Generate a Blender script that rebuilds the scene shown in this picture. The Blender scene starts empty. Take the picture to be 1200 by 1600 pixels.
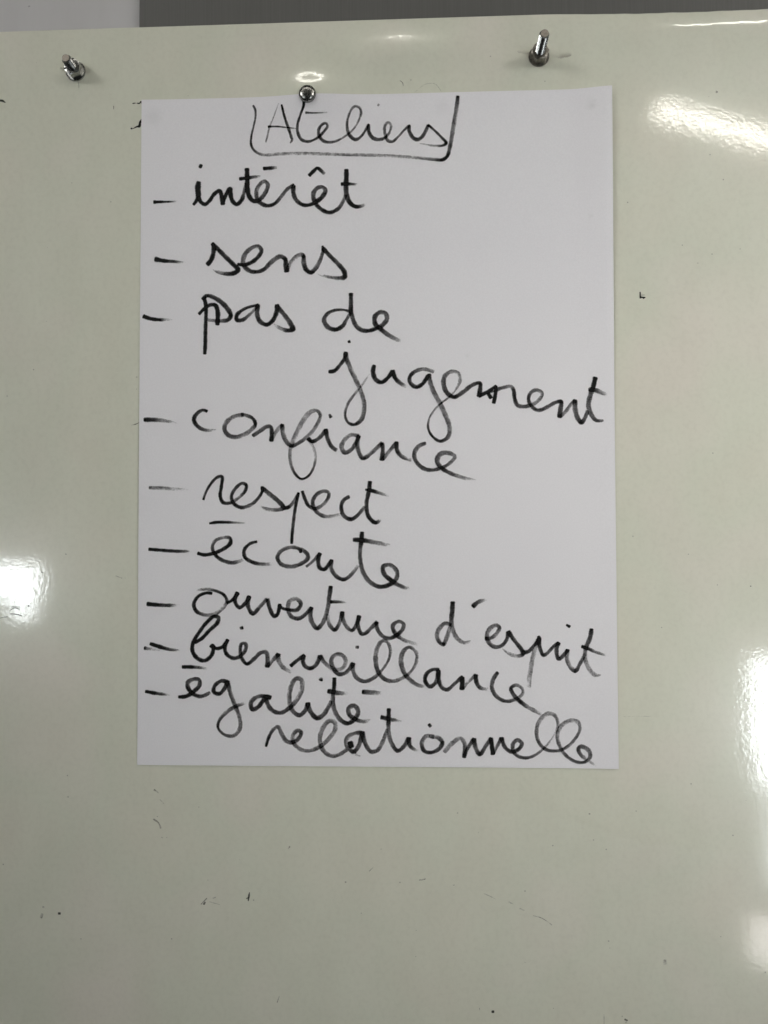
import bpy, math, random
from mathutils import Matrix, Vector

random.seed(7)
scn = bpy.context.scene
COL = scn.collection
Z0 = 1.50                                   # height of the paper's centre above the floor

# ------------------------------------------------------------------ camera
FPX = 1200.0                                # focal length in photo pixels (1200 x 1600)
cam_d = bpy.data.cameras.new('camera')
cam = bpy.data.objects.new('camera', cam_d); COL.objects.link(cam)
cam.location = (0.02805916, -0.47576225, Z0 - 0.06553378)
cam.rotation_euler = (1.59616144, 0.00261735, 0.0465998)
cam_d.sensor_fit = 'VERTICAL'
cam_d.sensor_height = 36.0
cam_d.lens = 36.0 * FPX / 1600.0
cam_d.clip_start = 0.01; cam_d.clip_end = 100
scn.camera = cam
CAM_M = cam.rotation_euler.to_matrix()
CAM_P = cam.location.copy()

# ------------------------------------------------------------------ world and lamps
w = bpy.data.worlds.new('World'); scn.world = w; w.use_nodes = True
bg = w.node_tree.nodes['Background']
bg.inputs['Color'].default_value = (1.0, 0.985, 0.96, 1)
bg.inputs['Strength'].default_value = 0.014

def area(name, loc, target, sx, sy, radiance, color, spread=180):
    d = bpy.data.lights.new(name, 'AREA'); d.shape = 'RECTANGLE'
    d.size = sx; d.size_y = sy
    d.energy = radiance * math.pi * sx * sy
    d.color = color; d.spread = math.radians(spread)
    o = bpy.data.objects.new(name, d); COL.objects.link(o)
    o.location = loc
    o.rotation_euler = (Vector(target) - Vector(loc)).to_track_quat('-Z', 'Y').to_euler()
    return o
WARM = (1.0, 0.955, 0.86); COOL = (0.93, 0.985, 1.0)

def pixel_on_plane(px, py, y=0.0):
    d = CAM_M @ Vector(((px - 600) / FPX, -(py - 800) / FPX, -1.0))
    t = (y - CAM_P.y) / d.y
    return CAM_P + d * t
def mirrored(px, py, depth=None, height=None):
    """point in the room whose mirror image in the board is seen at a photo pixel"""
    p = pixel_on_plane(px, py); d = p - CAM_P
    r = Vector((d.x, -d.y, d.z))
    t = (depth - 0.0) / -r.y if depth is not None else (height - p.z) / r.z
    return p + r * t

CEIL = 2.62
# ceiling batten that glares in the upper right of the board
a = mirrored(1022, 172, height=CEIL); b = mirrored(1215, 226, height=CEIL)
dirn = (b - a).normalized(); L = 1.5
mid = a + dirn * (L / 2)
l1 = area('ceiling_tube_light', mid, mid + Vector((0, 0, -1)), L, 0.064, 40, WARM)
l1.rotation_euler = (0, 0, math.atan2(dirn.y, dirn.x))
# battens nearer the board, overhead
l2 = area('ceiling_tube_light', (1.20, -0.80, CEIL), (1.20, -0.80, 0), 1.35, 0.042, 36, WARM)
l3 = area('ceiling_tube_light', (-0.30, -0.80, CEIL), (-0.30, -0.80, 0), 1.0, 0.036, 30, WARM)
l2.rotation_euler = (0, 0, 0); l3.rotation_euler = (0, 0, 0)
# added unseen lamp on the right; its beam falloff darkens the lower left
l4 = area('added_beam_light', (1.42, -1.40, 1.95), (0.31, 0, Z0 - 0.05), 0.45, 0.45, 1.40, (1.0, 0.985, 0.96), 30)
l5 = area('added_beam_light', (-1.50, -1.25, 2.30), (-0.13, 0, Z0 + 0.20), 0.7, 0.7, 0.42, (1.0, 0.985, 0.96), 25)  # added unseen lamp that brightens the top left
# windows behind the photographer
def window(name, x0, y0, x1, y1, depth, rad, color):
    c = [mirrored(x, y, depth=depth) for x, y in ((x0, y0), (x1, y0), (x1, y1), (x0, y1))]
    m = (c[0] + c[1] + c[2] + c[3]) / 4
    o = area(name, m, m + Vector((0, 1, 0)), (c[1] - c[0]).length, (c[3] - c[0]).length, rad, color)
    return o
window('window_light', -150, 886, 66, 938, 3.2, 36, COOL)
window('window_light', 20, 938, 56, 972, 3.2, 36, COOL)
window('window_light', 1171, 1022, 1290, 1170, 3.2, 30, COOL)
window('window_light', 1184, 1170, 1290, 1225, 3.2, 30, COOL)
window('window_light', 1196, 1225, 1290, 1380, 3.2, 9, COOL)
window('window_light', 1172, 1430, 1330, 1505, 2.2, 11, (1.0, 0.95, 0.93))

scn.view_settings.view_transform = 'Standard'
scn.view_settings.look = 'None'
scn.view_settings.exposure = -0.49
scn.view_settings.gamma = 1.0
scn.render.engine = 'CYCLES'
scn.cycles.transparent_max_bounces = 32
scn.render.resolution_x = 768; scn.render.resolution_y = 1024

# ------------------------------------------------------------------ helpers
def tag(o, label, cat, group=None):
    o['label'] = label; o['category'] = cat
    if group: o['group'] = group
    return o
def empty(name, loc):
    o = bpy.data.objects.new(name, None); COL.objects.link(o)
    o.location = loc; o.empty_display_size = 0.02
    return o
def mesh_obj(name, verts, faces, mat, parent=None, smooth=False):
    me = bpy.data.meshes.new(name)
    me.from_pydata([tuple(v) for v in verts], [], faces); me.update()
    me.materials.append(mat)
    if smooth:
        me.polygons.foreach_set('use_smooth', [True] * len(me.polygons))
    o = bpy.data.objects.new(name, me); COL.objects.link(o)
    if parent: o.parent = parent
    return o
def new_mat(name):
    m = bpy.data.materials.new(name); m.use_nodes = True
    nt = m.node_tree; nt.nodes.clear()
    out = nt.nodes.new('ShaderNodeOutputMaterial')
    return m, nt, out
def N(nt, typ, **kw):
    n = nt.nodes.new(typ)
    for k, v in kw.items(): setattr(n, k, v)
    return n
def noise(nt, coord, scale, detail=3, rough=0.55, vec_scale=None):
    n = N(nt, 'ShaderNodeTexNoise'); n.inputs['Scale'].default_value = scale
    n.inputs['Detail'].default_value = detail; n.inputs['Roughness'].default_value = rough
    if vec_scale:
        mp = N(nt, 'ShaderNodeMapping'); mp.inputs['Scale'].default_value = vec_scale
        nt.links.new(coord, mp.inputs['Vector']); coord = mp.outputs['Vector']
    nt.links.new(coord, n.inputs['Vector'])
    return n.outputs['Fac']
def ramp(nt, fac, stops):
    r = N(nt, 'ShaderNodeValToRGB')
    e = r.color_ramp.elements
    while len(e) < len(stops): e.new(0.5)
    for el, (p, c) in zip(e, stops):
        el.position = p; el.color = (*c, 1) if len(c) == 3 else c
    nt.links.new(fac, r.inputs['Fac'])
    return r.outputs['Color']
def mixc(nt, fac, a, b, mode='MIX'):
    m = N(nt, 'ShaderNodeMix', data_type='RGBA', blend_type=mode)
    for sock, v in ((m.inputs[0], fac), (m.inputs[6], a), (m.inputs[7], b)):
        if hasattr(v, 'is_output'): nt.links.new(v, sock)
        else: sock.default_value = v if not isinstance(v, tuple) or len(v) != 3 else (*v, 1)
    return m.outputs[2]
def math_n(nt, op, a, b=None, c=None, clamp=False):
    m = N(nt, 'ShaderNodeMath', operation=op, use_clamp=clamp)
    for i, v in enumerate((a, b, c)):
        if v is None: continue
        if hasattr(v, 'is_output'): nt.links.new(v, m.inputs[i])
        else: m.inputs[i].default_value = v
    return m.outputs[0]

# ------------------------------------------------------------------ materials
def board_material():
    m, nt, out = new_mat('enamelled_board')
    tc = N(nt, 'ShaderNodeTexCoord').outputs['Object']
    p = N(nt, 'ShaderNodeBsdfPrincipled')
    big = noise(nt, tc, 9, 2)
    col = ramp(nt, big, [(0.3, (0.745, 0.732, 0.622)), (0.5, (0.722, 0.734, 0.618)), (0.7, (0.765, 0.736, 0.645))])
    dust = noise(nt, tc, 330, 4, 0.6)
    dm = ramp(nt, dust, [(0.25, (0.95, 0.95, 0.945)), (0.55, (1, 1, 1))])
    col = mixc(nt, 1.0, col, dm, 'MULTIPLY')
    smear = noise(nt, tc, 1.0, 4, 0.6, (40, 40, 24))
    sm = ramp(nt, smear, [(0.3, (0.965, 0.96, 0.955)), (0.7, (1, 1, 1))])
    col = mixc(nt, 1.0, col, sm, 'MULTIPLY')
    # tiny left-over specks of ink
    vo = N(nt, 'ShaderNodeTexVoronoi'); vo.inputs['Scale'].default_value = 120
    vo.inputs['Randomness'].default_value = 1.0
    nt.links.new(tc, vo.inputs['Vector'])
    near = math_n(nt, 'LESS_THAN', vo.outputs['Distance'], 0.055)
    sep = N(nt, 'ShaderNodeSeparateColor'); nt.links.new(vo.outputs['Color'], sep.inputs[0])
    few = math_n(nt, 'GREATER_THAN', sep.outputs[0], 0.80)
    spk = math_n(nt, 'MULTIPLY', math_n(nt, 'MULTIPLY', near, few), 0.45)
    col = mixc(nt, spk, col, (0.12, 0.115, 0.10))
    nt.links.new(col, p.inputs['Base Color'])
    p.inputs['Roughness'].default_value = 0.22
    p.inputs['Specular IOR Level'].default_value = 0.36
    p.inputs['Coat Weight'].default_value = 0.9
    p.inputs['Coat Roughness'].default_value = 0.052
    h1 = noise(nt, tc, 290, 3, 0.55); h2 = noise(nt, tc, 640, 2, 0.5)
    h = math_n(nt, 'MULTIPLY_ADD', h2, 0.45, h1)
    b = N(nt, 'ShaderNodeBump'); b.inputs['Strength'].default_value = 1.0
    b.inputs['Distance'].default_value = 0.000030
    nt.links.new(h, b.inputs['Height'])
    nt.links.new(b.outputs['Normal'], p.inputs['Coat Normal'])
    nt.links.new(b.outputs['Normal'], p.inputs['Normal'])
    nt.links.new(p.outputs[0], out.inputs[0])
    return m

def paper_material(spots):
    m, nt, out = new_mat('white_paper')
    tc = N(nt, 'ShaderNodeTexCoord').outputs['Object']
    p = N(nt, 'ShaderNodeBsdfPrincipled')
    fib = noise(nt, tc, 1100, 3, 0.6)
    col = ramp(nt, fib, [(0.3, (0.790, 0.780, 0.805)), (0.7, (0.830, 0.820, 0.845))])
    cl = noise(nt, tc, 14, 3, 0.5)
    col = mixc(nt, 1.0, col, ramp(nt, cl, [(0.3, (0.975, 0.975, 0.98)), (0.7, (1, 1, 1))]), 'MULTIPLY')
    wob = noise(nt, tc, 260, 2, 0.5)
    for (x, z, r, k) in spots:                          # grey marks where the sticky putty shows through
        vm = N(nt, 'ShaderNodeVectorMath', operation='DISTANCE')
        nt.links.new(tc, vm.inputs[0]); vm.inputs[1].default_value = (x, 0, z)
        d = math_n(nt, 'MULTIPLY_ADD', wob, r * 0.9, vm.outputs['Value'])
        f = N(nt, 'ShaderNodeMapRange'); f.interpolation_type = 'SMOOTHSTEP'
        nt.links.new(d, f.inputs['Value'])
        f.inputs['From Min'].default_value = r * 0.45; f.inputs['From Max'].default_value = r * 1.6
        f.inputs['To Min'].default_value = k; f.inputs['To Max'].default_value = 0
        col = mixc(nt, f.outputs[0], col, (0.50, 0.51, 0.50))
    nt.links.new(col, p.inputs['Base Color'])
    p.inputs['Roughness'].default_value = 0.75
    p.inputs['Specular IOR Level'].default_value = 0.25
    b = N(nt, 'ShaderNodeBump'); b.inputs['Strength'].default_value = 0.5
    b.inputs['Distance'].default_value = 0.00003
    nt.links.new(fib, b.inputs['Height']); nt.links.new(b.outputs['Normal'], p.inputs['Normal'])
    nt.links.new(p.outputs[0], out.inputs[0])
    return m

def ink_material(name='black_marker_ink', col=(0.010, 0.0098, 0.0095), grain=2.1):
    m, nt, out = new_mat(name)
    tc = N(nt, 'ShaderNodeTexCoord').outputs['Object']
    at = N(nt, 'ShaderNodeAttribute', attribute_name='ink').outputs['Fac']
    g1 = noise(nt, tc, 1300, 3, 0.75)
    g2 = noise(nt, tc, 260, 2, 0.5)
    g = math_n(nt, 'MULTIPLY_ADD', g2, 0.6, g1)             # about 0.8 on average
    g = math_n(nt, 'SUBTRACT', g, 0.8)
    k = math_n(nt, 'MULTIPLY', math_n(nt, 'SUBTRACT', 1.06, at), grain)
    v = math_n(nt, 'MULTIPLY_ADD', g, k, at)
    # nothing where the attribute is zero
    v = math_n(nt, 'MULTIPLY', v, math_n(nt, 'MULTIPLY', at, 5.0, clamp=True), clamp=True)
    p = N(nt, 'ShaderNodeBsdfPrincipled')
    p.inputs['Base Color'].default_value = (*col, 1)
    p.inputs['Roughness'].default_value = 0.7
    p.inputs['Specular IOR Level'].default_value = 0.15
    nt.links.new(v, p.inputs['Alpha'])
    nt.links.new(p.outputs[0], out.inputs[0])
    return m

def metal_material(name, col, rough, dirt=0.0):
    m, nt, out = new_mat(name)
    tc = N(nt, 'ShaderNodeTexCoord').outputs['Object']
    p = N(nt, 'ShaderNodeBsdfPrincipled')
    n1 = noise(nt, tc, 700, 4, 0.65)
    c2 = tuple(c * (1 - dirt) for c in col)
    c = ramp(nt, n1, [(0.35, c2), (0.62, col)])
    nt.links.new(c, p.inputs['Base Color'])
    p.inputs['Metallic'].default_value = 1.0
    r = N(nt, 'ShaderNodeMapRange'); nt.links.new(n1, r.inputs['Value'])
    r.inputs['To Min'].default_value = rough * 0.7; r.inputs['To Max'].default_value = rough * 1.5
    nt.links.new(r.outputs[0], p.inputs['Roughness'])
    b = N(nt, 'ShaderNodeBump'); b.inputs['Strength'].default_value = 0.5; b.inputs['Distance'].default_value = 0.00002
    nt.links.new(n1, b.inputs['Height']); nt.links.new(b.outputs['Normal'], p.inputs['Normal'])
    nt.links.new(p.outputs[0], out.inputs[0])
    return m

def plain_material(name, c1, c2, vscale, rough, bump=0.0):
    m, nt, out = new_mat(name)
    tc = N(nt, 'ShaderNodeTexCoord').outputs['Object']
    p = N(nt, 'ShaderNodeBsdfPrincipled')
    n1 = noise(nt, tc, 1.0, 4, 0.65, vscale)
    nt.links.new(ramp(nt, n1, [(0.3, c1), (0.7, c2)]), p.inputs['Base Color'])
    p.inputs['Roughness'].default_value = rough
    if bump:
        b = N(nt, 'ShaderNodeBump'); b.inputs['Distance'].default_value = bump
        nt.links.new(n1, b.inputs['Height']); nt.links.new(b.outputs['Normal'], p.inputs['Normal'])
    nt.links.new(p.outputs[0], out.inputs[0])
    return m

# ------------------------------------------------------------------ places on the board (metres, origin = paper centre)
def loc(px, py):
    q = pixel_on_plane(px, py)
    return q.x, q.z - Z0
TOP = 0.2573
SCREW = loc(481.3, 151)
SHEEN = loc(628, 64)
BOLT_A = loc(119, 112.5)
BOLT_B = loc(842, 88)
def smooth01(t):
    t = max(0.0, min(1.0, t)); return t * t * (3 - 2 * t)
def bump_at(x, z, cx, cz, sx, sz, h):
    return h * math.exp(-0.5 * (((x - cx) / sx) ** 2 + ((z - cz) / sz) ** 2))
def screw_bulge(x, z):
    return bump_at(x, z, SCREW[0] + 0.003, SCREW[1] + 0.0022, 0.0165, 0.0094, BULGE)
BULGE = 0.0028
def board_y(x, z):
    """front face of the sheet; minus is towards the room"""
    y = -screw_bulge(x, z) - bump_at(x, z, SHEEN[0], SHEEN[1] - 0.007, 0.030, 0.0085, 0.00170)
    y += 0.0006 * math.sin(x * 7.0 + 0.6) * math.sin(z * 5.0 + 1.0)
    d = z - (TOP - 0.0155)                                  # top right margin bends back
    if d > 0:
        y += smooth01((x - 0.10) / 0.07) * (9.6 + 0.7 * math.sin(x * 70) + 0.5 * math.sin(x * 190 + 1) + 0.5 * math.sin(x * 430)) * d * d
    return y

# ------------------------------------------------------------------ setting behind the board
wall_m = plain_material('painted_wall', (0.50, 0.492, 0.492), (0.545, 0.537, 0.54), (30, 30, 6), 0.45, 0.0001)
wv = [(-1.6, 0.034, 0.3), (1.8, 0.034, 0.3), (1.8, 0.034, 2.6), (-1.6, 0.034, 2.6),
      (-1.6, 0.134, 0.3), (1.8, 0.134, 0.3), (1.8, 0.134, 2.6), (-1.6, 0.134, 2.6)]
BOXF = [(0, 1, 2, 3), (5, 4, 7, 6), (4, 0, 3, 7), (1, 5, 6, 2), (3, 2, 6, 7), (4, 5, 1, 0)]
wall = mesh_obj('wall', wv, BOXF, wall_m); wall['kind'] = 'structure'

panel_m = plain_material('dark_grey_sheet', (0.096, 0.096, 0.090), (0.114, 0.113, 0.107), (900, 900, 14), 0.5, 0.00004)
edge_x = pixel_on_plane(217, 22, 0.024).x
def box_verts(x0, x1, y0, y1, z0, z1):
    return [(x0, y0, z0), (x1, y0, z0), (x1, y0, z1), (x0, y0, z1), (x0, y1, z0), (x1, y1, z0), (x1, y1, z1), (x0, y1, z1)]
gp = mesh_obj('grey_panel', box_verts(edge_x, 1.35, 0.024, 0.036, 0.9, 2.1), BOXF, panel_m)
bv = gp.modifiers.new('edge', 'BEVEL'); bv.width = 0.001; bv.segments = 2
tag(gp, 'dark grey sheet panel on the wall, showing above the top edge of the whiteboard', 'panel')

# ------------------------------------------------------------------ whiteboard
board = empty('whiteboard', (0, 0, Z0))
tag(board, 'large glossy cream white enamel whiteboard with light glare, behind the paper', 'whiteboard')
bm_mat = board_material()
def spaced(a, b, step_of):
    v = [a]
    while v[-1] < b - 1e-6: v.append(min(b, v[-1] + step_of(v[-1])))
    return v
xs = spaced(-0.56, 0.66, lambda x: 0.0012 if -0.11 < x < 0.02 else (0.003 if 0.08 < x < 0.30 else 0.008))
zs = spaced(-0.66, TOP, lambda z: 0.0008 if z > 0.175 else 0.008)
verts = [(x, board_y(x, z), z) for z in zs for x in xs]
nx, nz = len(xs), len(zs)
faces = [(j * nx + i, j * nx + i + 1, (j + 1) * nx + i + 1, (j + 1) * nx + i) for j in range(nz - 1) for i in range(nx - 1)]
sheet = mesh_obj('board_surface', verts, faces, bm_mat, board, True)
so = sheet.modifiers.new('thickness', 'SOLIDIFY'); so.thickness = 0.0025; so.offset = -1

# ------------------------------------------------------------------ the paper
A3W, A3H = 0.297, 0.420
CORN = [loc(222, 157), loc(954.2, 138.5), loc(966, 1200.5), loc(215, 1194.5)]   # TL TR BR BL
def paper_lift(x, z):
    """gap between the board and the sheet"""
    u = (x + A3W / 2) / A3W; v = (z + A3H / 2) / A3H
    g = 0.00030
    g += 0.0026 * smooth01((u - 0.90) / 0.10) * smooth01((v - 0.45) / 0.55)
    g += 0.0003 * smooth01((0.06 - u) / 0.06) * smooth01((v - 0.1) / 0.3)
    g += 0.0006 * smooth01((u - 0.93) / 0.07)
    g += 0.0002 * smooth01((0.05 - v) / 0.05)
    g += 0.0007 * (0.5 + 0.5 * math.sin(u * 5.0 + 0.7) * math.sin(v * 4.2 + 0.4))
    return g
def paper_y(x, z):
    return min(board_y(x, z), 0.0006) - paper_lift(x, z)
def paper_xz(u, v):
    def lerp(a, b, t): return a + (b - a) * t
    tx = lerp(CORN[0][0], CORN[1][0], u); bx = lerp(CORN[3][0], CORN[2][0], u)
    tz = lerp(CORN[0][1], CORN[1][1], u); bz = lerp(CORN[3][1], CORN[2][1], u)
    return lerp(bx, tx, v), lerp(bz, tz, v)
paper = empty('paper_sheet', (0, 0, Z0))
tag(paper, 'white sheet of paper covered in black marker handwriting, stuck on the whiteboard', 'paper')
spots = [(*loc(240, 183), 0.0075, 0.16), (*loc(924, 165), 0.0048, 0.30), (*loc(923, 337), 0.0024, 0.24),
         (*loc(690, 168), 0.0070, 0.08), (*loc(944, 1022), 0.0016, 0.25), (*loc(730, 556), 0.0018, 0.12)]
pap_m = paper_material(spots)
nu, nv = 100, 140
front = []; back = []
for j in range(nv + 1):
    for i in range(nu + 1):
        x, z = paper_xz(i / nu, j / nv); y = paper_y(x, z)
        front.append((x, y, z)); back.append((x, y + 0.00014, z))
nF = len(front); R = nu + 1
pf = [(j * R + i, j * R + i + 1, (j + 1) * R + i + 1, (j + 1) * R + i) for j in range(nv) for i in range(nu)]
pb = [tuple(nF + k for k in reversed(f)) for f in pf]
rim = [j * R for j in range(0)]
loop = [i for i in range(R)] + [j * R + nu for j in range(1, nv + 1)] + [nv * R + i for i in range(nu - 1, -1, -1)] + [j * R for j in range(nv - 1, 0, -1)]
ps = [(loop[(k + 1) % len(loop)], loop[k], loop[k] + nF, loop[(k + 1) % len(loop)] + nF) for k in range(len(loop))]
sheet_o = mesh_obj('sheet', front + back, pf + pb + ps, pap_m, paper, True)

# ------------------------------------------------------------------ strokes of ink
CROPS = dict(A1=(380, 140, 180), A2=(550, 140, 180), B1=(230, 250, 180), B2=(400, 250, 180), S1=(230, 360, 180),
             S2=(390, 360, 180), P1=(220, 450, 180), P2=(360, 450, 180), P3=(490, 450, 180), J1=(500, 530, 180),
             J2=(630, 550, 180), J3=(780, 570, 180), F1=(220, 630, 180), F2=(380, 630, 180), F3=(540, 640, 220),
             R1=(225, 730, 210), R2=(410, 730, 210), E1=(225, 810, 210), E2=(430, 810, 210), O1=(225, 900, 210),
             O2=(400, 900, 180), O3=(500, 920, 180), D1=(670, 920, 180), D2=(780, 950, 180), V1=(220, 950, 180),
             V2=(370, 980, 180), V3=(500, 990, 180), V4=(650, 1010, 200), G1=(220, 1030, 200), G2=(380, 1040, 220),
             L2=(560, 1090, 220), L3=(730, 1090, 220),
             W1=(190, 140, 100), W2=(900, 100, 300), W3=(0, 1180, 600), W4=(600, 1180, 600), W5=(0, 800, 250),
             W6=(0, 0, 1200), W7=(60, 60, 140))
def parse(stroke):
    """'CROP x,y,w,d x,y ... CROP x,y ...' -> photo pixels; width and density carry forward"""
    pts = []; c = None; wd = 30.0; dn = 1.0
    for tok in stroke.split():
        if tok in CROPS: c = CROPS[tok]; s = c[2] / 1200.0; continue
        v = [float(t) for t in tok.split(',')]
        if len(v) > 2: wd = v[2]
        if len(v) > 3: dn = v[3]
        pts.append((c[0] + v[0] * s, c[1] + v[1] * s, wd * s, dn))
    return pts
def catmull(pts, step=0.9):
    if len(pts) == 1:
        p = pts[0]; pts = [(p[0] - p[2] * .3, *p[1:]), (p[0] + p[2] * .3, *p[1:])]
    P = [pts[0]] + pts + [pts[-1]]
    out = []
    for k in range(1, len(P) - 2):
        p0, p1, p2, p3 = P[k - 1:k + 3]
        def kn(a, b): return max(1e-3, math.hypot(a[0] - b[0], a[1] - b[1])) ** 0.5
        t0 = 0; t1 = t0 + kn(p0, p1); t2 = t1 + kn(p1, p2); t3 = t2 + kn(p2, p3)
        n = max(2, int(math.hypot(p2[0] - p1[0], p2[1] - p1[1]) / step))
        for i in range(n):
            t = t1 + (t2 - t1) * i / n
            q = []
            for a in range(2):
                A1 = (t1 - t) / (t1 - t0) * p0[a] + (t - t0) / (t1 - t0) * p1[a]
                A2 = (t2 - t) / (t2 - t1) * p1[a] + (t - t1) / (t2 - t1) * p2[a]
                A3 = (t3 - t) / (t3 - t2) * p2[a] + (t - t2) / (t3 - t2) * p3[a]
                B1 = (t2 - t) / (t2 - t0) * A1 + (t - t0) / (t2 - t0) * A2
                B2 = (t3 - t) / (t3 - t1) * A2 + (t - t1) / (t3 - t1) * A3
                q.append((t2 - t) / (t2 - t1) * B1 + (t - t1) / (t2 - t1) * B2)
            f = i / n; fs = f * f * (3 - 2 * f)
            q.append(p1[2] + (p2[2] - p1[2]) * fs); q.append(p1[3] + (p2[3] - p1[3]) * fs)
            out.append(q)
    out.append(list(pts[-1]))
    return out
US = (-1.0, -0.78, -0.35, 0.35, 0.78, 1.0)
STATE = dict(lift=0.0)
def ribbon(samples, surf, rnd, V, F, INK, wmul=1.0, lift0=0.00004):
    S = [list(s) for s in samples]
    # blunt, slightly rounded ends
    for end in (0, -1):
        a = S[end]; b = S[1] if end == 0 else S[-2]
        dx, dy = a[0] - b[0], a[1] - b[1]; l = math.hypot(dx, dy) or 1
        e = [a[0] + dx / l * a[2] * 0.22, a[1] + dy / l * a[2] * 0.22, a[2] * 0.62, a[3] * 0.85]
        if end == 0: S.insert(0, e)
        else: S.append(e)
    n = len(S); base = len(V)
    ph1, ph2, ph3 = rnd.uniform(0, 6), rnd.uniform(0, 6), rnd.uniform(0, 6)
    run = 0
    STATE['lift'] = (STATE['lift'] + 0.000004) % 0.00009
    for i, s in enumerate(S):
        a = S[max(0, i - 2)]; b = S[min(n - 1, i + 2)]
        dx, dy = b[0] - a[0], b[1] - a[1]; l = math.hypot(dx, dy) or 1
        nx_, ny_ = -dy / l, dx / l
        if i: run += math.hypot(s[0] - S[i - 1][0], s[1] - S[i - 1][1])
        jit = 1 + 0.05 * math.sin(run * 0.55 + ph1) + 0.035 * math.sin(run * 1.7 + ph2)
        hw = s[2] / 2 * jit * wmul
        bias = 0.55 * math.sin(run * 0.045 + ph3) + 0.25 * math.sin(run * 0.16 + ph2)
        for u in US:
            x, z = loc(s[0] + nx_ * hw * u, s[1] + ny_ * hw * u)
            V.append((x, surf(x, z) - lift0 - STATE['lift'] - i * 1.5e-7, z))
            d = s[3]
            if d > 0.02:
                d = d - d * (1 - d) * 0.16 + bias * u * 0.62 * (1.05 - d)
                if abs(u) > 0.9: d *= 0.22
                elif abs(u) > 0.7: d *= 0.90
            INK.append(max(0.0, min(1.0, d)))
    m = len(US)
    for i in range(n - 1):
        for k in range(m - 1):
            a = base + i * m + k
            F.append((a, a + 1, a + m + 1, a + m))
def ink_object(name, strokes, surf, parent, mat, label=None, wmul=1.0):
    V, F, INK = [], [], []
    rnd = random.Random(name + strokes[0])
    for st in strokes:
        pts = parse(st)
        if st[:2] in ('W3', 'W4'): pts = [(a, b, c, d * 0.88) for a, b, c, d in pts]     # half-wiped specks
        ribbon(catmull(pts), surf, rnd, V, F, INK, wmul)
    o = mesh_obj(name, V, F, mat, parent, True)
    at = o.data.attributes.new('ink', 'FLOAT', 'POINT'); at.data.foreach_set('value', INK)
    if label: o['label'] = label
    return o
ink = ink_material()
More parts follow.
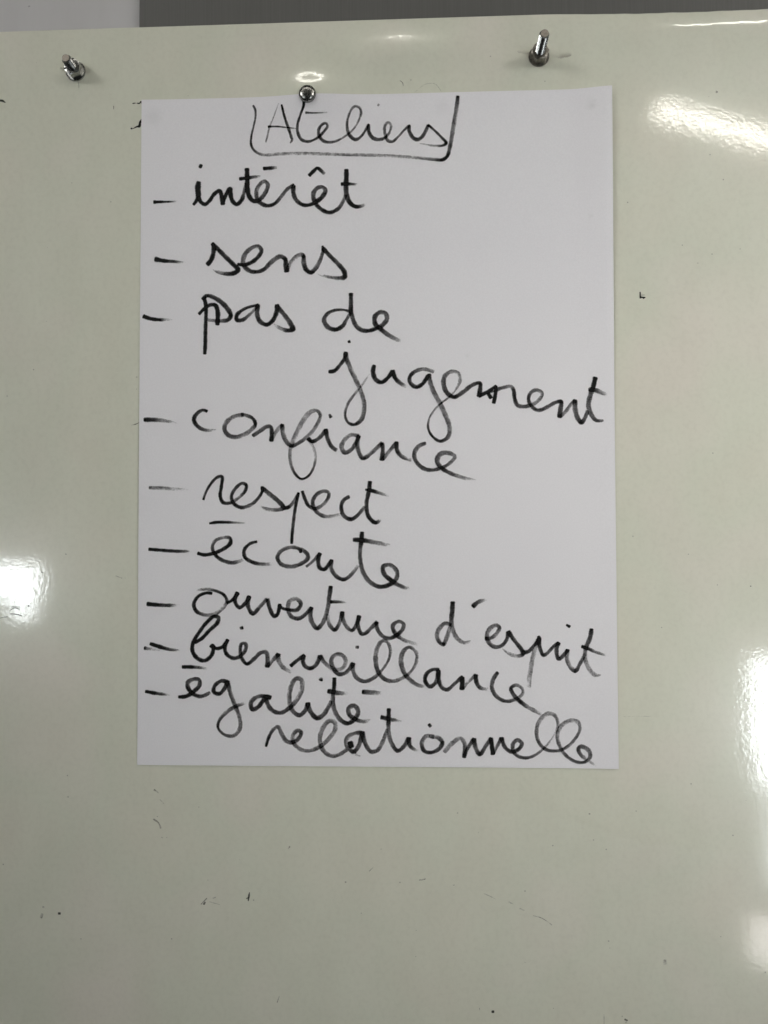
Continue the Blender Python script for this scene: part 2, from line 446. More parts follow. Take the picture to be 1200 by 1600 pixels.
WORDS = [
('frame', ["A1 105,170,22,.8 128,220 128,300,18,.7 105,400 85,500,20,.9 85,580,24 120,640,26,.8 200,680,28,.5 400,672,30,.42 600,668 800,672 1000,678 1200,682 A2 300,690 500,700 700,715 850,730,32,.65 940,735,34,1 990,700,34,1 1020,600,38,.75 1055,400,42,.55 1085,220,40,.6 1102,75,36,1"]),
('Ateliers', ["A1 370,155,10,.35 330,260,12,.4 280,380,16,.5 255,480,18,.55 237,550,14,.6",
 "A1 404,170,20,1 430,280,24,.9 470,400,28,.8 500,490,28,.8 510,530,24,.7 490,560,12,.5",
 "A1 262,390,24,1 350,388,16,.8 470,400,14,.7 550,408,10,.4",
 "A1 635,140,24,1 635,180,26,1 600,270,22,.85 568,370,26,.8 570,450,30 605,520,32 670,545,28,.8 740,525,22 800,485,26,.9 850,430,26,.8 880,385,26,.75 860,355,24 815,375,26,.8 785,430,30,.8 800,500,34,.85 850,545,32,.8 930,550,26,.65 1020,515,20,.6 1100,460,20,.7 A2 20,410,18,.6 75,315,20,.55 95,250,24,.6 80,195,26,.6 40,180,26,.6 5,200,24,.6 A1 1105,260,22,.65 1085,330,22,.65 1085,410,28,.75 1110,480,34,.85 1160,522,36,.8 A2 55,520,32,.8 105,480,24,.8 150,410,24,.85 172,370,26,1 175,440,36,.85 215,505,38,.8 280,525,34,.75 350,500,26,.8 400,430,22,.65 405,370,26,.55 375,345,26,.6 340,390,28,.7 345,470,30 375,535,34,.8 420,545,30,.8 480,495,22,.7 540,430,22 598,380,24,1 595,430,36,.85 630,500,38,.8 680,525,38,.85 730,495,36,.8 770,430,34,.75 792,375,28,1",
 "A2 795,372,26,1 860,430,24,.8 930,500,26 980,560,32,1 950,585,26,.9 870,590,22,.55 780,580,18,.3 705,570,12,.04",
 "A1 655,252,22,.85 740,255,14,.8 875,250,12,.35", "A2 270,172,20,.7 282,158,22,.7"]),
('dash', ["B1 75,445,36,1 130,442,28,1 220,440,20,.9 320,436,12,.03"]),
('intérêt', ["B1 550,65,44,1 568,72,44,1",
 "B1 540,235,50,1 530,300,56,1 535,370,52,1 520,420,34,1 485,470,30,1",
 "B1 540,390,40,1 560,440,38 605,465,38,1 650,430,36 700,360,38 755,325,40,1 775,370,42 790,465,48,1",
 "B1 795,440,34,1 830,350,36,1 865,305,46,1 870,360,46,1 890,430,42 935,465,40,1 985,420,40,.95 1010,340,34,.8 1028,250,28,.6",
 "B1 1042,95,46,1 1043,200,46,1 1045,300,48,1 1060,370,46 1100,425,44,1 1150,430,36,1 B2 70,385,40,.8 110,320,40,.72 125,260,38,.68 90,225,36,.65 40,260,38,.65 5,330,38,.6 20,420,40,.9 70,465,42,.9 130,480,36,.95 200,455,34,.9 270,375,34,.6 340,295,34,.75 395,270,42,1",
 "B2 395,272,42,1 390,340,44,.85 420,420,42,.8 490,470,38,.95 560,470,34,1 640,430,44,.95 700,375,44,.85 725,320,42,.75 690,285,36,.7 640,295,40,.75 600,350,44,.7 610,430,44,.9 660,500,40,.9 760,550,38,.95 850,515,38,.85 910,430,34,.65 935,370,30,.5",
 "B2 942,105,46,1 942,200,48,1 938,300,48,.85 950,390,50,.85 990,460,44,1 1050,490,38,1 1130,470,28,.3",
 "B1 965,200,34,1 1050,190,36,1 1120,180,30,.65 1180,175,22,.08", "B2 890,255,36,1 950,252,34,1 1010,255,28,.8 1060,258,18,.1",
 "B2 80,92,34,1 140,88,36,1 215,82,26,.4", "B2 555,165,36,1 600,120,36,1 640,88,32,1 680,115,36,.9 710,145,32,.4"]),
('dash', ["S1 90,305,50,1 170,320,38,1 270,328,30,.9 350,336,24,.5 405,342,12,.03"]),
('sens', ["S1 630,360,44,1 670,310,46,1 695,220,44,.95 688,145,36,1", "S1 680,140,40,1 740,200,44,.95 830,290,44,.9 900,360,44,.95 950,415,48,1 900,450,44,1 820,455,38,.8 740,435,34,.5 690,405,16,.05",
 "S1 945,355,28,1 1010,362,34,1 1090,335,40,.95 1160,275,40,.9 S2 125,215,40,.8 95,170,40,.7 S1 1120,172,36,.7 1050,215,44,.65 1005,290,46,.65 1010,370,44,.85 1070,425,42,.85 1140,435,36,.9 S2 150,410,40,.88 230,330,46,.7 320,275,44,.75 370,300,42,.95 380,370,50,.9 388,430,54,1",
 "S2 395,410,34,.8 450,310,38,.45 530,255,42,.65 562,270,40,1 565,340,48,.7 590,410,46,.95 640,440,42,1 700,380,44,.65 745,290,36,.7 765,210,30,.85 760,165,22,1",
 "S2 765,190,44,1 840,270,40,.85 920,350,42,.8 985,430,48,.95 990,485,50,1 930,500,38,.75 840,490,30,.5 750,465,26,.2 700,445,16,.03"]),
('dash', ["P1 35,300,44,1 110,325,38,1 200,335,34,1 280,332,24,.4 340,330,10,.03"]),
('pas', ["P1 660,105,44,1 680,180,38,1 682,300,36,.95 677,450,38,.95 675,600,38,1 670,690,34,1",
 "P1 645,120,30,1 690,85,36,.9 760,100,42,.85 840,150,46,.85 910,225,48,.85 940,290,44,1 910,335,42,.9 820,345,36,.65 705,335,30,.4",
 "P1 610,275,32,1 670,215,32,1 730,180,36,.95 780,185,42,1 805,260,46,1 800,385,44,1",
 "P2 290,185,40,1 240,190,26,.9 150,220,30,.9 70,285,40,.95 70,335,40,1 130,335,40,.9 200,280,30,.65 265,215,26,.55 288,185,40,1",
 "P2 290,180,44,1 280,270,44,.8 310,350,46,.85 380,385,40,1 440,345,42,.95 480,260,44,.95 485,180,40,1",
 "P2 485,185,44,1 560,280,44,.75 620,360,48,.75 650,430,52,1 600,445,40,.9 530,425,36,.5 455,385,22,.08"]),
('de', ["P3 385,250,30,.9 320,232,24,.8 220,235,30,.85 140,275,36,.8 110,340,44,.75 150,410,46,.8 230,435,42,1 300,400,42,.9 350,320,30,.65 385,260,30,.75",
 "P3 390,60,42,1 390,150,42,.85 390,250,44,1 405,310,42,.75 440,390,44,.8 500,440,44,.85 570,447,38,.95 650,425,38,.95 720,385,44,.8 765,320,46,.7 745,265,44,.65 690,255,40,.8 640,300,46,.85 640,370,46,.9 700,430,44,.95 770,485,44,.7 840,525,42,.6 905,555,34,.1"]),
('jugement', ["J1 295,32,26,1 312,25,34,1", "J1 95,340,38,1 150,332,38,1 210,270,36,.85 255,205,36,.9 270,140,44,1",
 "J1 268,150,46,1 275,200,44,.8 310,290,44,.6 370,420,44,.6 420,530,42,.6 455,640,42,.55 460,740,42,.6 430,840,44,.7 360,890,32,.9 295,870,28,.85 262,790,26,.8 285,690,26,.6 340,600,26,.55 430,490,22,.4 520,365,14,.2",
 "J1 565,275,40,1 552,340,44,.95 580,420,46,.9 640,450,40,1 710,400,38,1 755,335,44,1", "J1 758,330,46,1 780,400,42,1 830,455,42,.8 895,495,34,.2",
 "J2 315,205,36,.55 230,180,36,.55 140,195,38,.7 75,250,38,.9 70,315,40,.85 130,365,42,.95 200,335,38,.95 255,250,40,1",
 "J2 268,235,44,1 285,330,44,.65 330,440,46,.6 390,550,46,.6 445,670,46,.6 482,780,44,.6 470,880,42,.7 390,930,32,.9 310,885,26,.9 262,800,24,.85 270,700,20,.55 330,600,20,.5 400,530,20,.65 480,470,18,.55 540,400,18,.45 590,300,34,.45 570,220,34,.5 500,205,36,.55 435,250,44,.7 420,340,46,.7 460,430,46,.85 530,470,40,1 620,420,42,.75 720,345,38,.8 800,325,34,.95 800,390,42,.9 790,460,50,1",
 "J2 790,458,44,1 850,430,34,1 910,395,34,1 968,352,28,1", "J2 968,355,30,1 960,440,38,1 942,530,40,1", "J2 880,425,36,1 915,480,38,1", "J2 820,450,18,.8 900,415,28,.9 965,405,24,.8",
 "J2 975,390,40,.9 1050,370,34,.7 J3 120,225,34,.55 150,265,38,.85 160,350,38,.9 190,420,42,.8 250,435,38,.75 330,420,36,.7 410,370,36,.55 445,300,36,.55 390,262,36,.65 330,290,36,.7 305,360,34,.9 345,440,36,.8 410,475,36,.8 500,440,38,.7 580,395,36,.8 645,385,40,1 640,450,46,.75 628,545,46,1",
 "J3 635,540,36,.9 690,490,34,.6 750,410,34,.65 790,375,44,1", "J3 790,370,46,1 790,450,50,.65 810,540,48,.7 855,600,44,1 890,560,38,.75 920,480,36,.6",
 "J3 1000,135,48,1 980,220,46,1 945,330,48,.7 930,430,46,.7 960,520,46,.7 1010,580,36,.8 1080,580,24,.5", "J3 935,258,40,.9 1000,265,46,.85 1060,290,40,.55 1125,315,30,.06"]),
('dash', ["F1 45,175,44,1 130,175,42,.9 230,182,38,.5 310,195,28,.28 390,220,10,.03"]),
('confiance', ["F1 695,88,30,1 650,75,30,.9 590,110,38,.85 558,175,42,.95 590,235,40,.9 650,275,36,.8 720,285,30,.4 785,283,20,.03",
 "F1 1070,125,40,.7 980,140,40,.55 905,190,44,.6 875,260,42,.8 910,330,44,.8 990,355,42,.7 1080,330,42,.55 F2 95,270,40,.55 130,220,36,1 100,160,34,.9 30,128,36,.7 -15,122,40,.65",
 "F2 105,340,38,.9 180,290,40,.7 250,245,38,.7 290,250,38,.85 300,320,40,.9 295,395,44,1", "F2 300,385,36,.9 325,335,34,.65 370,265,38,.55 410,230,42,.95",
 "F2 408,228,44,1 415,300,44,.6 440,380,44,.7 500,445,38,.9 580,415,36,.7 680,340,36,.55 760,240,36,.45 805,130,34,.65 770,80,34,.65 700,95,46,.45 620,190,48,.45 560,310,46,.45 515,410,40,.45 490,520,34,.5 500,640,32,.65 545,740,28,.85 610,790,22,.95 680,760,24,.9 735,670,24,.7 755,560,26,.45 735,470,28,.4 690,390,28,.65",
 "F2 680,370,44,1 720,400,38,1 790,365,38,.7 860,285,40,.95", "F2 862,275,44,1 880,370,40,.8 920,450,40,.85 970,490,40,.7", "F2 900,120,26,.8 915,148,34,.9",
 "F3 110,225,30,.85 50,215,30,.55 0,250,34,.55 -34,314,36,.55 -5,368,36,.8 50,340,32,.65 95,270,30,.8 112,228,32,1", "F3 112,225,34,1 100,300,34,.75 120,380,34,.8 150,415,34,.9 230,360,32,.6 310,285,32,.9", "F3 312,288,34,.95 318,350,32,.85 308,430,38,1",
 "F3 315,425,30,.9 360,370,28,.6 430,285,30,.85", "F3 435,278,34,1 440,350,34,.85 480,400,32,.7 560,430,28,.2",
 "F3 680,288,30,.85 620,315,34,.65 585,380,34,.7 605,450,32,.8 670,505,34,.75 740,515,28,.8 820,495,26,.85 890,455,28,.65 930,400,30,.55 870,368,34,.6 800,385,40,.7 780,440,38,.75 820,500,32,.95 900,545,32,.7 1000,580,30,.5 1110,605,18,.05"]),
('dash', ["R1 55,185,28,.75 150,188,30,.42 270,195,28,.32 410,208,16,.03"]),
('respect', ["R1 535,290,22,1 550,240,20,.8 600,150,24,.9 660,90,26,.85 700,85,28,.95 695,170,28,1 685,260,30,1 710,315,32,.9 770,320,26,.9 850,270,26,.55 905,215,28,.9 915,160,28,.9 880,145,26,.8 820,190,28,.8 785,260,28,.9 805,325,30,.95 870,360,32,.9 950,340,30,.65 1020,280,26,.8 1060,210,26,1 1052,175,20,1",
 "R1 1055,185,36,1 1130,245,38,.7 R2 140,300,38,.75 190,360,38,1 150,380,32,.65 80,380,30,.55 R1 1100,375,30,.4 1030,350,18,.08",
 "R2 190,365,34,1 230,360,32,1 280,310,28,.65 325,230,22,.9", "R2 325,230,24,1 300,340,26,.9 280,480,28,.8 268,600,26,.95 263,680,26,.95",
 "R2 358,215,26,1 380,280,30,.9 415,345,30,.9 470,370,30,.8 540,335,28,.55 590,270,28,.8 590,225,28,.75 540,215,30,.7 480,250,32,.75 450,310,32,.8 470,380,32,.8 530,430,32,.7 600,440,28,.4 700,420,22,.2",
 "R2 775,265,32,.85 730,290,32,.8 705,350,32,.9 725,430,34,.8 790,465,34,.95 850,430,30,.8 910,355,26,.55", "R2 960,130,36,1 950,220,36,.9 930,320,34,.85 940,420,34,.9 970,470,36,.95 1015,495,34,1 1050,470,22,.3", "R2 920,200,18,.9 985,212,34,1 1060,235,28,.6 1130,255,18,.06"]),
('dash', ["E1 50,275,28,1 150,283,28,.95 280,292,28,.9 370,293,24,.7 412,290,10,.2"]),
('écoute', ["E1 590,45,20,1 650,35,26,1 750,35,24,.95 840,40,18,.6 905,45,10,.05",
 "E1 485,310,30,1 540,325,30,1 620,312,30,1 710,275,32,.95 775,220,34,1 770,175,30,.9 710,172,26,.5 640,200,28,.7 615,260,28,.8 650,335,30,.95 720,380,32,.8 800,395,32,.8 885,370,24,.2",
 "E1 1010,208,24,.95 950,225,26,.9 900,280,30,.9 905,345,32,.9 970,390,32,.9 1060,408,30,.7 1165,405,22,.05",
 "E2 230,305,24,1 220,275,30,.9 140,258,30,.65 55,290,32,.7 22,350,32,.8 60,410,34,.8 150,430,34,.7 230,405,32,.75 290,360,36,.8 290,320,34,.75 235,272,30,.7",
 "E2 280,430,22,.8 340,380,24,.65 400,315,32,1", "E2 402,312,34,1 385,375,34,.9 400,440,36,.95 440,455,32,1 480,410,32,.95 505,375,34,1", "E2 505,372,36,1 500,440,34,.75 540,510,34,.75 610,545,32,.9 680,500,32,.7 740,420,26,.4",
 "E2 775,125,36,1 770,200,38,1 758,300,32,.7 765,400,34,.75 790,490,38,.7 850,570,38,.7 940,610,36,.9 1030,585,38,.95 1085,530,36,.8 1080,460,36,.65 1020,415,34,.7 965,430,36,.8 970,490,38,.8 1040,555,38,.95 1110,600,34,.75 1190,628,30,.2",
 "E2 700,190,36,.95 780,195,38,1 870,210,36,.65 950,225,34,.4 1020,240,26,.04"]),
('dash', ["O1 35,248,36,1 110,255,34,1 200,260,30,.85 325,262,20,.05"]),
('ouverture', ["O1 610,155,26,1 565,150,26,1 490,180,28,.95 450,250,32,.9 475,315,32,.9 550,345,28,.7 640,335,30,.42 710,280,32,.45 745,225,26,.8 715,165,26,.95 640,130,24,.8 560,115,26,.5 475,125,18,.2",
 "O1 745,240,26,1 790,215,26,1 840,150,36,1", "O1 840,148,38,1 815,220,32,.95 855,280,32,.9 905,245,30,.9 942,185,34,1", "O1 942,180,38,1 930,260,34,.8 975,335,34,.9 1040,270,32,.7 1100,205,30,.85",
 "O2 125,240,38,.9 145,330,40,.85 190,415,40,.9 225,400,36,1 250,295,38,1", "O2 245,300,38,1 275,332,28,.95 340,350,30,.95 430,350,40,.8 470,290,40,.8 420,235,42,.5 355,260,42,.55 335,340,42,.65 370,420,40,.8 450,440,40,.8 530,385,36,.8 580,330,40,1",
 "O2 580,328,44,1 565,400,44,.7 590,490,44,.7 640,545,40,.95 700,480,42,.7 745,350,40,.65 765,220,42,.8 780,110,44,1", "O2 750,400,34,.4 752,440,36,.5 770,510,40,.6 820,560,38,.95 870,490,36,.7 900,380,42,1",
 "O2 900,375,46,1 905,440,40,.75 940,520,38,.65 1000,565,34,.9 1050,500,36,.7 1075,415,42,1", "O3 408,285,46,1 395,370,38,.8 430,465,38,.85 470,465,36,.9 530,410,36,.65 595,345,40,.9", "O3 590,350,42,.95 595,410,40,.75 650,490,38,.7 720,515,38,.8 800,480,38,1 860,420,40,.75 870,365,36,.7 820,340,34,.7 760,380,42,.8 770,440,40,.85 820,500,36,.8 890,540,36,.5 1020,575,30,.04",
 "O2 780,268,36,1 850,268,30,.8 940,272,18,.05"]),
("d'esprit", ["D1 230,375,34,.9 170,360,38,.65 105,420,46,.55 85,490,42,.6 120,565,36,.8 160,580,40,.9", "D1 155,582,38,.9 190,500,44,.6 215,420,36,.5 232,370,30,.6", "D1 248,140,48,1 245,230,46,.85 235,340,44,.75 250,430,44,.6 300,520,42,.6 370,560,36,.55 435,545,22,.2",
 "D1 460,185,46,1 510,140,42,.8 595,112,26,.08", "D1 590,520,40,1 650,510,36,.75 710,460,40,.55 735,400,36,.8 700,380,36,.6 640,410,44,.55 605,480,40,.7 625,560,40,.65 690,605,40,.7 760,590,36,.8 810,530,34,.8 828,450,44,1",
 "D1 828,445,46,1 900,550,38,.8 970,640,42,.9 980,680,40,1 930,700,36,.5 850,680,36,.4 770,615,22,.12", "D1 980,665,44,1 1040,650,38,.8 1100,585,34,.8 1150,530,44,1 1140,495,30,1", "D1 1140,530,46,1 1110,620,46,.42 1075,760,44,.48 1050,900,44,.42 1040,1020,42,.3",
 "D2 410,320,44,1 425,420,36,.8 460,490,36,.9 510,460,34,.7 570,395,32,.8 618,365,40,1", "D2 618,362,42,1 595,440,40,.8 620,530,38,.9 670,490,38,.8 712,440,40,1", "D2 712,435,42,1 705,520,40,.55 740,610,42,.55 790,655,40,.9 840,580,34,.7 890,480,34,.6",
 "D2 960,220,42,1 945,310,44,.8 900,420,42,.75 895,530,40,.48 940,640,42,.42 1000,695,42,.42 1050,690,20,.2", "D2 860,400,36,1 930,425,34,.9 1010,460,30,.6 1110,490,18,.05", "D2 700,175,24,1 735,195,30,1"]),
('dash', ["V1 45,415,36,1 110,425,30,.4 200,432,20,.1", "V1 105,370,34,1 200,400,40,1 300,428,32,.8 410,437,16,.12"]),
('bienveillance', ["V1 570,355,38,1 640,315,36,1 720,230,36,.95 800,155,40,.95 815,100,38,.85 770,85,36,.95 690,150,36,.95 610,255,36,.95 550,360,38,1 545,450,40,1 600,525,42,.95 670,545,38,.95 735,500,38,.95 760,430,38,.95 750,385,34,1 730,405,28,1",
 "V1 750,385,34,1 790,418,34,1 850,405,34,1 910,330,36,1", "V1 910,328,36,1 880,410,38,.95 900,480,38,.95 970,520,38,.9 1040,500,36,.9 1095,430,36,.8 1095,370,36,.8 1055,370,32,.85 1040,440,34,.85 1060,530,36,.9 1110,580,34,1 V2 180,330,38,.8 250,265,38,.8 310,260,42,.7 325,330,42,.7 320,410,46,1",
 "V2 325,400,40,.95 370,350,36,.6 435,280,46,1", "V2 435,280,48,1 440,350,44,.6 490,420,42,.6 565,465,26,.2", "V2 565,400,40,1 630,345,36,.9 705,290,38,1", "V2 703,292,42,1 690,350,42,.9 720,410,40,.8 775,425,38,.95 830,385,40,.8 870,300,46,1",
 "V2 870,298,46,1 910,360,38,.65 980,420,40,.55 1050,440,34,.5 1115,410,36,.5 1135,340,40,.45 1090,285,38,.55 1030,285,38,.65 985,340,42,.7 1010,430,42,.75 1060,485,40,.8 1120,480,38,.75 V3 300,375,38,.75 345,310,46,1",
 "V3 345,310,46,1 345,380,40,.65 380,455,42,.7 460,495,38,.75 560,460,36,.7 640,385,26,.6 710,280,24,.65 735,180,32,.55 700,85,32,.6 650,75,34,.65 600,140,44,.55 580,260,46,.6 605,390,42,.8 670,470,40,.75 760,493,38,.65 870,455,34,.6 950,390,26,.6 1005,290,32,.55 1005,200,36,.45 930,140,30,.7 865,190,44,.6 845,290,48,.6 880,410,44,.75 950,490,42,.7 1020,535,38,.6 1085,548,30,.2",
 "V3 375,140,30,.7 400,140,34,1", "V1 1040,210,26,.8 1066,203,36,1",
 "V4 210,220,38,1 160,215,30,.85 100,255,36,.9 85,320,36,.95 130,375,36,.9 185,335,34,.75 210,230,40,1", "V4 210,225,42,1 215,320,36,.9 240,380,36,.8 290,405,34,.85 360,350,30,.75 435,285,38,1", "V4 435,290,40,1 430,400,44,1", "V4 440,390,30,.8 480,340,26,.42 560,270,36,.95", "V4 562,268,38,1 565,330,38,.9 600,385,34,.7 680,400,26,.12",
 "V4 765,245,36,.9 730,295,36,.7 710,370,36,.7 735,445,36,.75 800,500,32,.8 870,512,30,.7 940,490,30,.7 1000,440,26,.55 995,395,26,.5 940,362,30,.6 890,390,32,.9 910,445,36,.8 970,510,36,.95 1060,575,36,.6 1170,630,28,.3"]),
('dash', ["G1 50,298,28,1 120,312,34,1 190,322,28,.8 280,328,14,.05"]),
('égalité', ["G1 395,70,32,1 480,70,32,1 560,76,26,.6 640,85,14,.03", "G1 360,350,30,1 430,345,36,1 500,300,36,.9 555,240,36,.8 550,190,34,.8 500,185,34,.65 445,215,38,.75 450,270,38,.9 500,325,36,.95 570,345,34,.85 650,310,30,.5",
 "G1 815,210,38,1 760,200,32,.8 695,250,34,.9 690,305,36,.95 740,320,34,.9 790,270,34,.85 812,215,38,1", "G1 815,205,40,1 845,320,36,.7 890,440,36,.7 930,550,34,.6 930,650,36,.6 870,715,32,.6 790,705,26,.8 728,640,24,.9 740,570,28,.8 800,500,34,.6 890,440,32,.8 985,405,28,.06",
 "G2 235,272,40,1 190,258,32,1 120,265,32,.7 70,310,36,.75 80,370,36,.9 130,350,34,.85 180,285,34,.9 205,262,36,1", "G2 195,270,36,1 215,335,36,.8 260,385,34,.75 320,400,32,.8 400,355,34,.85 470,270,36,.55 505,180,38,.5 495,115,36,.6 450,110,34,.7 405,190,38,.55 395,290,36,.6 425,385,34,.75 480,420,34,.8 530,380,34,.8 553,320,36,1", "G2 553,318,40,1 570,380,36,.8 630,445,38,.9 690,410,36,.7 750,300,28,.55",
 "G2 778,105,32,1 775,190,32,.95 765,280,34,.7 780,380,36,.65 830,460,36,.7 890,490,34,.95 950,455,34,.9 980,390,36,.7 950,340,36,.7 900,360,36,.75 905,415,36,.75 960,455,32,.95 1020,475,30,.6 1085,462,20,.08", "G2 725,215,38,1 790,228,36,.8 890,238,26,.06", "G2 662,122,36,1 668,105,24,.7", "G2 1020,222,40,1 1090,228,38,.65 1190,235,30,.04"]),
('relationnelle', ["G2 197,685,20,1 220,610,26,.9 260,540,28,.7 300,520,30,.75 330,580,34,.6 370,640,34,.65 430,650,32,.8 480,610,32,.75 495,565,30,.8 465,550,32,.7 425,590,30,.5 435,660,32,.65 490,710,32,.6 560,722,28,.6 650,690,32,.65 730,620,34,.5 785,540,34,.5 780,480,34,.55 730,470,34,.6 675,540,36,.55 655,630,34,.6 685,720,34,.65 750,765,32,.7 820,755,30,.65 880,715,32,.7",
 "G2 1010,570,36,1 950,575,30,.7 890,610,36,.55 880,670,34,.6 940,730,36,.95 985,680,34,.7 1012,580,36,1", "G2 1015,565,40,1 1040,660,34,.75 1090,730,34,.8 1140,720,34,.65 L2 200,390,34,.6 245,270,24,.45", "G2 912,650,44,1 925,690,44,1", "G2 960,750,30,.28 1000,762,16,.05",
 "L2 260,95,34,1 258,180,34,.95 258,280,34,.65 280,380,34,.65 335,450,32,.9 390,410,32,.7 430,345,40,1", "L2 430,342,42,1 440,410,32,.85 505,452,22,.2", "L2 195,165,36,.95 260,180,34,.85 365,205,20,.04", "L2 600,225,24,1 615,245,28,.9",
 "L2 640,335,34,.5 580,325,32,.6 540,385,34,.7 560,450,32,.85 620,465,28,.9 690,430,34,.75 715,380,34,.95 680,340,34,.6 610,325,30,.5",
 "L2 735,460,34,.55 800,385,36,.5 870,345,32,.55 905,390,34,.65 900,505,34,1", "L2 905,490,30,.9 930,430,28,.7 985,350,34,1", "L2 985,350,36,1 1000,430,34,.75 1035,480,34,.95 1085,410,30,.7 1130,345,32,1", "L2 1130,345,34,1 1145,480,36,1", "L3 220,470,30,.9 250,420,26,.65 292,345,34,1",
 "L3 292,342,36,1 320,420,32,.8 380,460,30,.85 440,435,32,.9 465,390,32,.75 430,360,32,.7 390,390,32,.75 395,460,30,.8 440,500,28,.7 510,510,26,.8 590,480,22,.7 660,420,18,.5 740,320,14,.28 772,220,24,.55 745,150,30,.55 690,135,34,.45 620,190,34,.45 590,290,30,.6 610,380,28,.7 670,440,28,.75 740,452,26,.75 820,435,26,.75 910,360,24,.6 960,260,24,.6 940,205,32,.45 880,195,34,.45 800,240,34,.45 768,320,32,.55 790,420,28,.65 850,500,26,.7 930,545,26,.8 1000,545,24,.8 1045,500,30,.7 1035,450,34,.6 975,415,34,.65 945,430,30,.85 970,490,30,.7 1020,520,30,.4",
 "L3 1040,540,24,.4 1100,580,12,.03"]),
]
MARKS = [
 ["W6 -3,158,3,.8 4,158,3.5,.9 9,161,1.6,.6"], ["W6 178,166,1.4,.7 178,171,1.2,.6"],
 ["W1 205,265,14,.7 235,262,26,1 258,258,14,.8 285,262,12,.6", "W1 300,260,26,1 340,262,24,1 365,225,22,1 382,262,26,1 405,195,12,1"],
 ["W1 190,735,36,1", "W1 215,740,14,.9 290,700,30,1 335,690,60,1 350,625,50,1 387,545,10,1"],
 ["A2 1070,46,10,.8 1110,43,20,1 1135,36,18,1 1165,42,12,.9"], ["A2 1120,42,22,1"],
 ["W2 402,1424,9,1 404,1462,11,1", "W2 402,1456,12,1 434,1458,9,1", "W2 412,1440,14,.4 428,1440,12,.3", "W2 424,1462,10,1"],
 ["W2 878,172,20,.55 885,173,14,.6"], ["W6 625,126,1,.6 629,129,1.2,.7 630,134,1,.5"], ["W6 649,143,1,.2 665,131,1,.25 680,131,1,.25 690,144,1,.2"],
 ["W3 482,108,7,.7 496,118,3,.4", "W3 500,138,3,.25 512,152,3,.2"], ["W3 480,200,6,.6 496,212,5,.6 502,228,6,.5", "W3 492,192,4,.4"],
 ["W3 505,256,4,.4 508,258,4,.4", "W3 520,256,3,.4 522,258,3,.4"], ["W3 131,497,11,.35 128,508,9,.5"], ["W3 135,475,6,.5"], ["W3 185,495,9,1"],
 ["W3 628,466,3,.6 646,447,4,.8", "W3 637,466,7,.9 641,459,6,.9", "W3 655,458,3,.5 686,467,2,.4", "W3 666,447,6,.35 674,444,4,.3", "W3 650,390,4,.3"],
 ["W3 780,428,2,.9 778,440,7,1 776,455,4,.9", "W3 770,448,4,.8 776,445,4,.8"], ["W3 905,285,7,.4 900,292,3,.3"], ["W3 1166,350,2,.5 1154,362,3,.5"],
 ["W3 873,752,2,.5 866,772,3,.5"], ["W3 1080,396,5,.5"], ["W3 1190,293,5,.25"],
 ["W4 312,432,3,.4 330,440,3,.3 350,450,2,.15", "W4 390,458,5,.3 402,464,3,.25", "W4 424,478,5,.45 438,484,3,.4", "W4 466,500,4,.4 492,508,3,.45 524,530,4,.4"],
 ["W4 340,800,9,1"], ["W4 298,788,2,.6 299,795,2,.5"], ["W4 752,824,7,.8 760,828,6,.7", "W4 756,833,4,.6"], ["W4 877,640,12,.35 877,652,10,.3"], ["W4 230,180,4,.6"],
 ["W4 642,183,5,.6"], ["W4 110,388,8,.2 128,384,10,.25"], ["W4 218,404,6,.3"], ["W4 440,645,6,.3"], ["W4 687,808,2,.4 687,842,2,.5"], ["W4 294,240,6,.25"],
 ["W6 205,664.5,1.2,.3 212,663,1.6,.6 221,658.5,1.2,.6"], ["W5 870,478,6,.5 900,490,6,.4 945,495,5,.25"], ["W5 495,313,6,.9 497,319,6,.9"], ["W5 215,705,12,.8"],
 ["W5 88,712,8,.7 150,712,5,.6", "W5 75,740,6,.6 105,722,7,.7 150,728,6,.7", "W5 80,764,8,.7 120,766,7,.7 165,778,6,.8", "W5 5,795,8,.6 60,785,7,.4"],
 ["W5 318,455,14,.4"], ["W6 1173,916,2.2,.7"], ["W6 1121,914,1.6,.4"], ["W6 1034,980.5,1.8,.6"], ["W6 974,1119.5,.8,.25 1018,1119,.8,.25"],
 ["W7 535,585,6,.5 545,640,7,.6 545,690,5,.3"], ["W6 46,11,3,.35"],
]
PAINTED_SHADOWS = [
 ["W7 620,420,120,.16 680,425,110,.14 735,430,60,.03"], ["W7 300,420,70,.1 330,440,60,.08"],
 ["W6 862,82.5,14,.08 876,82.5,17,.09 884,82,15,.06 893,82,10,.02"], ["W6 811,78,9,.05 819,79,10,.12 828,81,9,.1"],
]

for label, strokes in WORDS:
    nm = 'bullet_dash' if label == 'dash' else ('title_frame' if label == 'frame' else 'handwritten_word')
    lb = None if label == 'dash' else ('thin marker line boxing in the title from below' if label == 'frame' else 'word %s in black marker' % label)
    ink_object(nm, strokes, paper_y, paper, ink, lb, 1.19)
for strokes in MARKS:
    ink_object('ink_mark', strokes, board_y, board, ink)
# soft shadows beside the bolts, painted as faint brown smudges
smudge = ink_material('painted_shadow_brown', (0.20, 0.15, 0.11), 0.25)
for strokes in PAINTED_SHADOWS:
    ink_object('smudge', strokes, board_y, board, smudge)

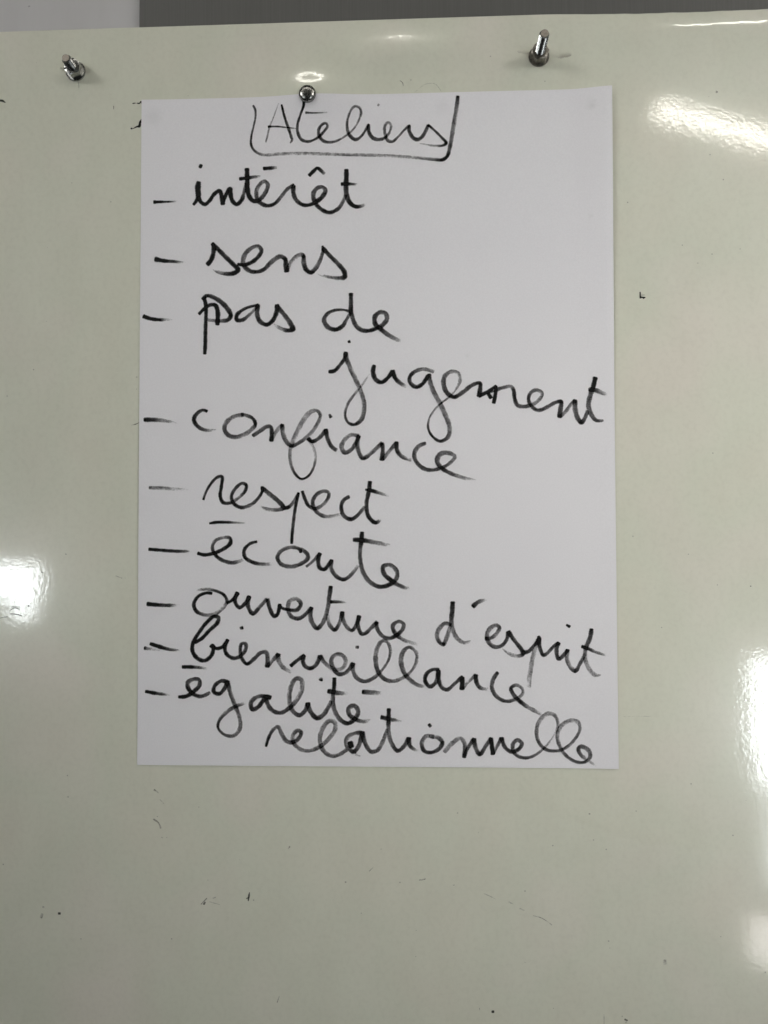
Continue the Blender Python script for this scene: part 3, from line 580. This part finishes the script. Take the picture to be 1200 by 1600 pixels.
# ------------------------------------------------------------------ bolts and screw
zinc = metal_material('zinc_plated_steel', (0.46, 0.465, 0.45), 0.22, 0.35)
dull = metal_material('tarnished_steel', (0.30, 0.285, 0.25), 0.32, 0.5)
endm = metal_material('cut_steel_end', (0.42, 0.38, 0.33), 0.5, 0.3)
def lathe(profile, seg=40):
    """profile of (radius, distance in front of the board); axis towards the room"""
    V, F = [], []
    for r, h in profile:
        for k in range(seg):
            a = 2 * math.pi * k / seg
            V.append((r * math.cos(a), -h, r * math.sin(a)))
    for j in range(len(profile) - 1):
        for k in range(seg):
            a = j * seg + k; b = j * seg + (k + 1) % seg
            F.append((a, b, b + seg, a + seg))
    F.append(tuple(range(seg - 1, -1, -1)))
    F.append(tuple((len(profile) - 1) * seg + k for k in range(seg)))
    return V, F
def fix_normals(o):
    import bmesh
    bm = bmesh.new(); bm.from_mesh(o.data); bmesh.ops.recalc_face_normals(bm, faces=bm.faces); bm.to_mesh(o.data); bm.free()
def auto_smooth(o, ang=35):
    import bmesh
    bm = bmesh.new(); bm.from_mesh(o.data)
    bmesh.ops.recalc_face_normals(bm, faces=bm.faces)
    for f in bm.faces: f.smooth = True
    for e in bm.edges:
        if len(e.link_faces) == 2 and e.calc_face_angle() > math.radians(ang): e.smooth = False
    bm.to_mesh(o.data); bm.free()
def hex_nut(af, h0, h1, rot):
    """hexagon with chamfered corners, by cutting circles against the hexagon"""
    V, F = [], []; seg = 48; r_in = af / 2
    def hexr(a):
        k = (a - rot) % (math.pi / 3) - math.pi / 6
        return r_in / math.cos(k)
    rc = r_in / math.cos(math.pi / 6)
    lev = [(h0, rc), (h1 - (rc - r_in) * 0.62, rc * 2), (h1, r_in * 0.97), (h1, 0.0029)]
    for li, (h, lim) in enumerate(lev):
        for k in range(seg):
            a = 2 * math.pi * k / seg
            r = min(hexr(a), lim) if li != 1 else hexr(a)
            hh = h
            if li == 1: hh = h1 - max(0.0, (hexr(a) - r_in * 0.99)) * 0.62
            V.append((r * math.cos(a), -hh, r * math.sin(a)))
    for j in range(len(lev) - 1):
        for k in range(seg):
            a = j * seg + k; b = j * seg + (k + 1) % seg
            F.append((a, b, b + seg, a + seg))
    return V, F
def bolt(pos, length, rot, nut_mat, rod_mat, washer_mat, label, tilt=(0, 0)):
    y0 = board_y(*pos)
    e = empty('threaded_bolt', (pos[0], y0, Z0 + pos[1])); tag(e, label, 'bolt', None)
    e.rotation_euler = (tilt[0], 0, tilt[1])
    V, F = lathe([(0.0064, -0.001), (0.0064, 0.0010), (0.0061, 0.0014), (0.0030, 0.0014)])
    auto_smooth(mesh_obj('washer', V, F, washer_mat, e))
    V, F = hex_nut(0.0098, 0.0012, 0.0062, rot)
    auto_smooth(mesh_obj('nut', V, F, nut_mat, e), 25)
    prof = [(0.0028, -0.001), (0.0028, 0.0058)]
    h = 0.0060; k = 0
    while h < length - 0.0012:                              # shallow thread
        prof += [(0.0030, h), (0.00245, h + 0.00034)]; h += 0.0007
    prof += [(0.0027, length - 0.0010), (0.0023, length - 0.0002)]
    V, F = lathe(prof, 32)
    o = mesh_obj('shank', V, F, rod_mat, e); auto_smooth(o, 50)
    V, F = lathe([(0.00232, length - 0.0004), (0.00225, length), (0.0012, length + 0.00005)], 24)
    auto_smooth(mesh_obj('cut_end', V, F, endm, e))
    return e
auto_smooth(sheet_o, 40)
bolt(BOLT_A, 0.0146, 0.35, zinc, zinc, zinc, 'short shiny bolt stub with nut and bright washer, farthest from the domed screw')
bolt(BOLT_B, 0.0230, 0.1, dull, zinc, dull, 'long bolt shank standing out of a tarnished nut, above the top right of the paper')

sy = board_y(*SCREW)
sc = empty('pan_head_screw', (SCREW[0], sy, Z0 + SCREW[1])); sc.scale = (1.12, 1.12, 1.12)
tag(sc, 'small domed screw with cross slot touching the top edge of the paper', 'screw')
prof = [(0.0046, -0.002), (0.0048, 0.0004), (0.0047, 0.0010)]
for k in range(1, 9):
    a = k / 9 * math.pi / 2
    prof.append((0.0047 * math.cos(a) ** 0.85, 0.0010 + 0.0019 * math.sin(a)))
prof.append((0.0004, 0.0029))
V, F = lathe(prof)
auto_smooth(mesh_obj('head', V, F, metal_material('bright_screw_steel', (0.36, 0.36, 0.34), 0.24, 0.45), sc), 40)
cross = [(0.0018, 0.0004), (0.0004, 0.0004), (0.0004, 0.0018), (-0.0004, 0.0018), (-0.0004, 0.0004), (-0.0018, 0.0004),
         (-0.0018, -0.0004), (-0.0004, -0.0004), (-0.0004, -0.0018), (0.0004, -0.0018), (0.0004, -0.0004), (0.0018, -0.0004)]
ca, sa = math.cos(0.4), math.sin(0.4)
V = [(x * ca - z * sa, -h, x * sa + z * ca) for h in (0.0018, 0.00298) for x, z in cross]
F = [tuple(range(12, 24)), tuple(range(11, -1, -1))] + [(k, (k + 1) % 12, (k + 1) % 12 + 12, k + 12) for k in range(12)]
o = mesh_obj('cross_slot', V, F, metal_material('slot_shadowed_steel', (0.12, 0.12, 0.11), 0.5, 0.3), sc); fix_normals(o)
